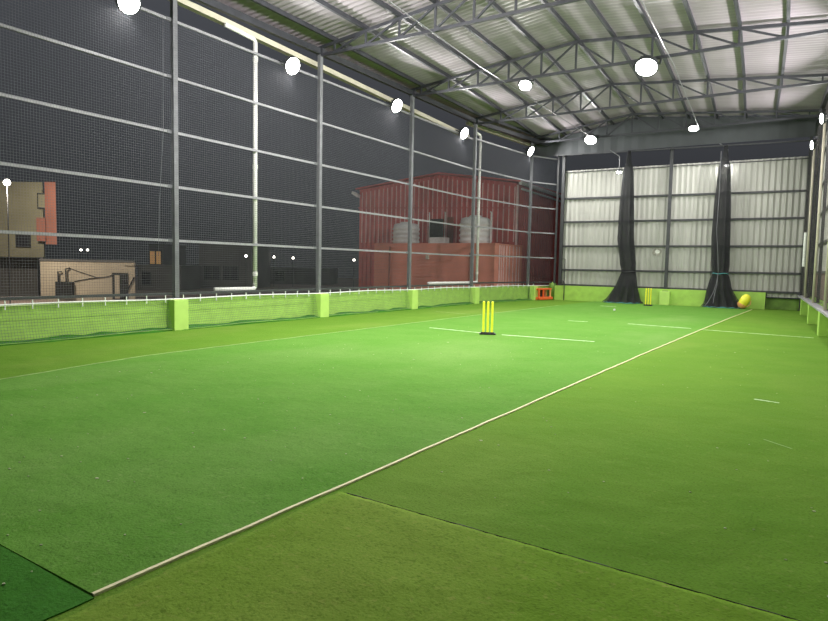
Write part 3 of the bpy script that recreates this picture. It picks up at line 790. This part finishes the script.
# lamps added under the nearest truss, out of view, to light floor and shed
flood((-7.4, 8.6, 7.02), (-.4, .85, -.5), LW * 1.7, 'added floodlight under the nearest truss on the left slope, above the view')
flood((-4.0, 8.6, 7.02), (0, -.25, -1), LW * 1.6, 'added floodlight under the nearest truss on the right slope, above the view')
# small lamps on the net poles at the back
def pole_lamp(x, y, z, power, label):
    t = thing('spotlight', (x, y, z))
    MB().tube([(0, 0, .1), (0, 0, .62), (-.02, 0, .68), (-.4, -.05, .95)], .020, 8).build('pole_arm', M['steel'], t)
    MB().lathe([(.05, .12), (.10, .06), (.12, 0)], (0, 0, 0), 16).build('housing', M['dsteel'], t)
    MB().lathe([(.115, -.005), (.09, -.05), (.04, -.075), (.0, -.08)], (0, 0, 0), 16).build('bulb', M['lens'], t, smooth=True)
    ld = bpy.data.lights.new('bulb', 'POINT'); ld.energy = power; ld.shadow_soft_size = .10; ld.color = (1, .98, .94)
    lo = bpy.data.objects.new('bulb_lamp', ld); col.objects.link(lo); lo.location = (x, y, z - .16)
    return tag(t, label, 'lamp', 'small lamps above the net curtains')
pole_lamp(-7.49, yb(-7.5) - .95, 5.80, 3, 'small bright lamp on a bent arm above the left net curtain')
pole_lamp(-3.30, yb(-3.3) - .30, 5.92, 9, 'small lamp at the top of the right net curtain, lighting the sheets')

# ------------------------------------------------------------------ outside: neighbouring roofs at night
G = -1.2
m = MB(); m.add([(-95, -30, G), (-12.3, -30, G), (-12.3, 95, G), (-95, 95, G), (-95, -30, G-.4), (-12.3, -30, G-.4), (-12.3, 95, G-.4), (-95, 95, G-.4)],
      [(0,1,2,3),(7,6,5,4),(0,4,5,1),(1,5,6,2),(2,6,7,3),(3,7,4,0)])
struct(m.build('ground', M['slab']))
YAW = 0.569
def ribbox(m, a, b, z0, z1f, pitch=.3, d=.03, nrm=(0, -1)):
    """ribbed sheet face from a to b (xy), top z from z1f(t)"""
    a, b = Vector((a[0], a[1], 0)), Vector((b[0], b[1], 0)); L = (b - a).length; n = max(2, int(L / pitch)); pts = []
    for i in range(n):
        for f_, o in ((0, 0), (.55, 0), (.68, d), (.86, d)): pts.append(((i + f_)/n, o))
    pts.append((1.0, 0)); vs = []; fs = []
    for t_, o in pts:
        p = a.lerp(b, t_) + Vector((nrm[0]*o, nrm[1]*o, 0)); vs += [(p.x, p.y, z0), (p.x, p.y, z1f(t_))]
    for j in range(len(pts) - 1): fs.append((2*j, 2*j+1, 2*j+3, 2*j+2))
    return m.add(vs, fs)
# red shed
t = thing('red_shed', (-19.0, 32.0, G))
def loc_(p): return (p[0] + 19.0, p[1] - 32.0, p[2] - G)
def part(m, name, mm): 
    m.v = [Vector(loc_(p)) for p in m.v]; return m.build(name, M[mm], t)
xa, xb_ = -24.75, -13.95
gz = lambda s: 6.24 + (6.85 - 6.24) * (s/.55) if s < .55 else 6.85 - (6.85 - 6.10) * ((s - .55)/.45)
part(ribbox(MB(), (xa, 32.0), (xb_, 32.0), G, gz, .32, .05, (0, -1)), 'front_wall', 'red')
part(ribbox(MB(), (xb_, 32.0), (xb_, 40.0), G, lambda s: 6.05, .32, .05, (1, 0)), 'side_wall', 'red')
part(ribbox(MB(), (xa, 32.0), (xa, 40.0), G, lambda s: 6.2, .32, .05, (-1, 0)), 'side_wall', 'red')
m = MB(); xm = xa + .55*(xb_ - xa)
for (p, zp, q_, zq) in ((xa - .2, 6.24, xm, 6.87), (xm, 6.87, xb_ + .25, 6.12)):
    m.add([(p, 31.8, zp + .02), (q_, 31.8, zq + .02), (q_, 40.2, zq + .02), (p, 40.2, zp + .02), (p, 31.8, zp + .1), (q_, 31.8, zq + .1), (q_, 40.2, zq + .1), (p, 40.2, zp + .1)], [(0,3,2,1),(4,5,6,7),(0,1,5,4),(1,2,6,5),(2,3,7,6),(3,0,4,7)])
part(m, 'roof', 'red')
n = 33
for k in range(n):
    x = xa + (xb_ - xa) * (k + .77) / n; zt = gz((k + .77)/n)
    part(MB().box((x, 31.93, (2.9 + zt)/2 - .1 + .0), (.05, .02, zt - 3.1)), 'pale_rib', 'redrib')
part(MB().bar((xb_ + .1, 31.9, 2.4), (xb_ + .1, 31.9, 6.0), .1, .1), 'corner_flashing', 'redrib')
part(MB().tube([(xb_ + .25, 31.9, 6.1), (xb_ + .25, 40.0, 6.0)], .11, 10), 'eave_pipe', 'tank')
part(MB().tube([(xb_ + .22, 32.2, 5.8), (xb_ + .22, 40.0, 5.7)], .06, 10), 'wall_pipe', 'tank')
part(MB().box((xa - .12, 31.75, 5.95), (.5, .3, .16), m=Matrix.Rotation(.5, 3, 'Y')), 'flood_fitting', 'tank')
part(MB().bar((xa, 31.9, 5.1), (xb_, 31.9, 4.75), .04, .05), 'sheet_joint', 'red')
part(MB().box((-18.0, 31.9, 3.5), (.35, .1, 1.7)), 'door_post', 'rose')
tag(t, 'tall red ribbed sheet shed beyond the left netting', 'shed')
# terracotta room with tanks
t = thing('terracotta_room', (-17.0, 29.8, G))
def loc_(p): return (p[0] + 17.0, p[1] - 29.8, p[2] - G)
xl_, xr_, yf, yk = -20.6, -13.27, 28.0, 31.4
part(MB().span((xl_, yf, G), (xr_, yk, 2.62)), 'walls', 'pink')
part(MB().span((xl_ - .02, yf - .02, 2.60), (xr_ + .02, yk + .02, 2.68)), 'parapet_cap', 'pink')
for y, w in ((28.55, .10), (28.80, .05), (29.05, .07), (29.4, .06), (29.75, .08), (30.2, .06), (30.65, .09), (31.0, .05)):
    part(MB().box((xr_ + .012, y, .75), (.02, w, 3.7)), 'paint_streak', 'redrib')
part(MB().tube([(-19.55, yf - .06, G), (-19.5, yf - .06, 2.5)], .05, 8), 'wall_pipe', 'rose')
part(MB().tube([(-14.6, yf - .06, G), (-14.6, yf - .06, 2.2)], .05, 8), 'wall_pipe', 'rose')
part(MB().box((-17.1, yf - .06, 1.95), (.16, .1, .22)), 'wall_lamp', 'cream')
tag(t, 'terracotta plastered room with paint streaks, the water tanks standing on it', 'building')
def tank(loc, s, label):
    t = thing('water_tank', loc); t.scale = s
    prof = [(.52, 0), (.56, .03)]
    for k in range(4):
        z = .10 + .26*k; prof += [(.56, z), (.60, z + .04), (.60, z + .12), (.56, z + .16)]
    prof += [(.56, 1.14), (.52, 1.25), (.44, 1.29), (.24, 1.31)]
    MB().lathe(prof, (0, 0, 0), 28).build('body', M['tank'], t, smooth=True)
    MB().lathe([(.24, 1.30), (.25, 1.37), (.20, 1.40), (0.01, 1.41)], (0, 0, 0), 20).build('lid', M['tank'], t, smooth=True)
    MB().tube([(.70, -.1, 0.0), (.70, -.1, 1.5), (.66, -.1, 1.56)], .03, 8).build('feed_pipe', M['tank'], t)
    return tag(t, label, 'water tank', 'white water tanks')
tank((-19.83, 30.0, 2.685), (1.30, 1.30, .92), 'white water tank on the left end of the terracotta room')
tank((-15.40, 30.0, 2.685), (1.42, 1.42, 1.10), 'larger white water tank on the terracotta room behind the second drainpipe')
t = thing('roof_unit', (-17.55, 29.9, 2.685)); MB().box((0, 0, .2), (1.0, .5, .38)).build('casing', M['tank'], t, bevel=.03); MB().lathe([(.16, 0), (.16, .04)], (0.1, 0, .39), 16).build('fan_cover', M['dgrey'], t)
tag(t, 'low grey box on the terracotta room between the two tanks', 'unit')
t = thing('roof_hoarding', (-18.4, 31.0, 2.685)); MB().box((0, 0, .75), (.85, .12, 1.5)).build('panel', M['dark'], t)
for x in (-.5, .55): MB().tube([(x, 0, 0), (x, 0, 1.9)], .035, 8).build('standpipe', M['tank'], t)
tag(t, 'dark upright panel between white standpipes beside the left tank', 'panel')

# beige hut and apartment block to the left
def frame(name, o): return thing(name, o, (0, 0, YAW))
def skew(m, k):
    for p in m.v: p.x -= k * p.y
    return m
t = frame('hut', (-41.88, 20.81, G))
H = 2.55
skew(MB().box((3.05, .85, H/2), (6.1, 1.7, H)), 0.46).build('walls', M['beige'], t)
skew(MB().box((3.02, .83, H + .05), (6.14, 1.8, .10)), 0.46).build('roof', M['dgrey'], t)
MB().box((5.75, -.02, H - .16), (.75, .10, .12)).build('ledge', M['beige'], t)
d_ = MB().box((5.15, -.02, 1.0), (1.0, .06, 1.7)).build('door', M['dark'], t)
MB().box((4.98, -.07, .95), (.30, .04, 1.5)).build('door_leaf', M['beige'], d_)
w_ = MB().box((1.65, -.15, .75), (1.05, .3, .95)).build('condenser_box', M['dark'], t)
MB().tube([(1.25, -.15, 1.2), (1.22, -.15, 1.85), (1.45, -.1, 1.85)], .05, 8).tube([(1.75, -.15, 1.2), (1.72, -.15, 2.05), (1.95, -.05, 2.1)], .05, 8).build('pipes', M['dark'], w_)
MB().tube([(2.2, -.03, 1.25), (3.2, -.04, 1.45), (4.4, -.04, 1.6), (4.7, -.03, 1.75)], .022, 6).tube([(1.9, -.03, 2.1), (2.6, -.04, 1.85), (3.6, -.04, 1.55)], .018, 6).tube([(5.6, -.04, .7), (6.05, -.04, 1.6)], .04, 6).build('cables', M['dark'], t)
tag(t, 'low beige hut with a dark doorway beyond the left netting', 'hut')
t = frame('apartment_building', (-43.83, 21.73, G))
def ux(px): return (px - 40) * .0674
def uz(y): return 6.53 - (y - 182) * .0674 - G
skew(MB().box(((ux(-60) + ux(45))/2, 2.5, (uz(182) + uz(256))/2), (ux(45) - ux(-60), 5, uz(182) - uz(256))), 0.58).build('upper_wall', M['olivewall'], t)
skew(MB().box(((ux(-60) + ux(38))/2, 3.2, (uz(256))/2), (ux(38) - ux(-60), 4, uz(256))), 0.58).build('lower_wall', M['dgrey'], t)
skew(MB().box(((ux(47) + ux(58))/2, 0.2, (uz(182) + uz(243))/2), (ux(58) - ux(47), .9, uz(182) - uz(243))), 0.58).build('stair_tower', M['rose'], t)
MB().box(((ux(41) + ux(50))/2, .0, (uz(217) + uz(240))/2), (ux(50) - ux(41), .7, uz(217) - uz(240))).build('balcony', M['rose'], t)
w_ = MB().box(((ux(40) + ux(47))/2 + .1, -.06, (uz(193) + uz(208))/2), (.62, .12, 1.05)).build('window', M['dark'], t)
MB().box(((ux(40) + ux(47))/2 + .1, -.13, (uz(193) + uz(208))/2), (.44, .04, .85)).build('pane', M['olivewall'], w_)
w_ = MB().box((ux(25), -.04, uz(240)), (1.0, .10, .85)).build('window', M['dark'], t)
MB().box((ux(25), -.10, uz(240)), (.8, .03, .65)).build('pane', M['glass'], w_)
MB().box(((ux(-60) + ux(45))/2, -.05, uz(231)), (ux(45) - ux(-60), .16, .12)).build('string_course', M['olivewall'], t)
MB().box((ux(44), -.1, uz(275)), (.16, .16, uz(275)*1.0 + 1.2)).build('corner_post', M['dgrey'], t)
MB().tube([(ux(7), -.1, uz(182)), (ux(7), -.5, uz(181))], .04, 6).build('lamp_arm', M['dgrey'], t)
tag(t, 'dim beige apartment block with a rose stair tower at the left edge', 'building')
def bulb(loc, r, label, cat='lamp', group=None, power=0):
    t = thing('street_lamp', (loc[0], loc[1], G)); h = loc[2] - G
    MB().tube([(0, 0, 0), (0, 0, h)], .03, 6).build('pole', M['black'], t)
    MB().lathe([(0.0, -r), (r*.7, -r*.7), (r, 0), (r*.7, r*.7), (0.0, r)], (0, 0, h), 12).build('bulb', M['bulb'], t, smooth=True)
    if power:
        ld = bpy.data.lights.new('lamp', 'POINT'); ld.energy = power; ld.shadow_soft_size = .2; ld.color = (1, .90, .74)
        lo = bpy.data.objects.new('lamp_light', ld); col.objects.link(lo); lo.location = (loc[0] + .45, loc[1] - .25, loc[2] - r - .1)
    return tag(t, label, cat, group or 'lamps in the dark beyond the netting')
def at(px, y, d):
    yw, pt, rl = 0.5690, -0.0720, 0.0200
    f_ = Vector((-math.sin(yw)*math.cos(pt), math.cos(yw)*math.cos(pt), math.sin(pt))); r_ = Vector((math.cos(yw), math.sin(yw), 0)); u_ = r_.cross(f_)
    ra, ua = r_*math.cos(rl) + u_*math.sin(rl), u_*math.cos(rl) - r_*math.sin(rl)
    p = Vector((0, 0, 1.5)) + (f_ + ra*((px - 414)/623.25) - ua*((y - 310.5)/623.25)) * d
    return tuple(p)
# big lamp in front of the block
o = MB()
bulb((-39.55, 17.93, 5.82), .20, 'bright lamp glowing on the apartment block at the left edge', power=2000)
for px, y, d, l in ((81, 250, 62, 'left one of two small lamps just above the beige hut'), (87.5, 250, 62, 'right one of two small lamps just above the beige hut')): bulb(at(px, y, d), .12, l)
for px, y, d, l in ((246, 256, 60, 'small distant lamp just left of the tall white drainpipe'), (274, 257, 70, 'small distant lamp between the tall drainpipe and the next post, its left one'), (293, 258, 70, 'small distant lamp between the tall drainpipe and the next post, its right one'), (354, 260, 66, 'small distant lamp beside the left edge of the red shed')): bulb(at(px, y, d), .14, l)
# dim neighbouring blocks
def block(px0, px1, y, d, depth, label, mm='dgrey', win=()):
    a, b = Vector(at(px0, y, d)), Vector(at(px1, y, d)); w = (b - a).length; h = a.z - G
    t = thing('building', (a.x, a.y, G), (0, 0, YAW))
    MB().box((w/2, depth/2, h/2), (w, depth, h)).build('walls', M[mm], t)
    MB().box((w/2, depth/2, h + .06), (w + .2, depth + .2, .14)).build('roof', M[mm], t)
    for (fx, fz, ww, wh, wm) in win:
        q_ = MB().box((w*fx, -.04, h*fz), (ww, .1, wh)).build('window', M['dark'], t)
        for s in (-1, 1): MB().box((w*fx + s*ww*.24, -.10, h*fz), (ww*.38, .03, wh*.86)).build('pane', M[wm], q_)
    return tag(t, label, 'building', 'dim buildings beyond the netting')
block(138, 181, 266, 56, 5, 'dim low building right of the beige hut', 'dgrey', ((.2, .5, .8, 1.2, 'glass'),))
block(149, 164, 245, 64, 6, 'dark narrow building with an orange lit window', 'dgrey', ((.45, .70, 1.3, 1.5, 'lit'),))
block(199, 252, 243, 62, 8, 'dim grey block behind the tall white drainpipe', 'dgrey', ((.25, .35, 1.6, 1.4, 'glass'), (.6, .35, 1.6, 1.4, 'glass')))
block(258, 330, 268, 80, 8, 'dark long building beyond the second post', 'dgrey', ((.3, .5, 1.2, 1.2, 'glass'),))
m = MB(); a, b = Vector(at(137, 290, 38)), Vector(at(355, 290, 38)); m.box(((a + b)/2)[:2] + (G + .16,), ((b - a).length, .25, .32), YAW)
tag(m.build('kerb', M['beige']), 'low beige kerb across the neighbouring terrace', 'kerb')

# ------------------------------------------------------------------ sky, camera, view
w = bpy.data.worlds.new('night'); sc.world = w; w.use_nodes = True
nt = w.node_tree; bg = nt.nodes['Background']
tc = nt.nodes.new('ShaderNodeTexCoord'); sx = nt.nodes.new('ShaderNodeSeparateXYZ'); rp = nt.nodes.new('ShaderNodeValToRGB')
nt.links.new(tc.outputs['Generated'], sx.inputs[0]); nt.links.new(sx.outputs['Z'], rp.inputs['Fac'])
rp.color_ramp.elements[0].position = 0.0; rp.color_ramp.elements[0].color = (0.022, 0.023, 0.025, 1)
rp.color_ramp.elements[1].position = 0.35; rp.color_ramp.elements[1].color = (0.064, 0.068, 0.078, 1)
nt.links.new(rp.outputs['Color'], bg.inputs['Color']); bg.inputs['Strength'].default_value = 1.0
cam = bpy.data.cameras.new('camera'); co = bpy.data.objects.new('camera', cam); col.objects.link(co)
yaw, pitch, roll = 0.5690, -0.0720, 0.0200
fw = Vector((-math.sin(yaw)*math.cos(pitch), math.cos(yaw)*math.cos(pitch), math.sin(pitch))); r = Vector((math.cos(yaw), math.sin(yaw), 0)); u = r.cross(fw)
r2 = r*math.cos(roll) + u*math.sin(roll); u2 = u*math.cos(roll) - r*math.sin(roll)
R = Matrix((r2, u2, -fw)).transposed().to_4x4(); R.translation = Vector((0, 0, 1.5)); co.matrix_world = R
cam.sensor_width = 36; cam.lens = 623.25 * 36 / 828; cam.clip_start = 0.05; cam.clip_end = 400
sc.camera = co
vs_ = sc.view_settings; vs_.view_transform = 'Standard'; vs_.look = 'None'; vs_.gamma = 1; vs_.exposure = 0.0; vs_.use_curve_mapping = False
sc.cycles.use_denoising = True
sc.cycles.max_bounces = 8; sc.cycles.transparent_max_bounces = 16
sc.cycles.sample_clamp_indirect = 6
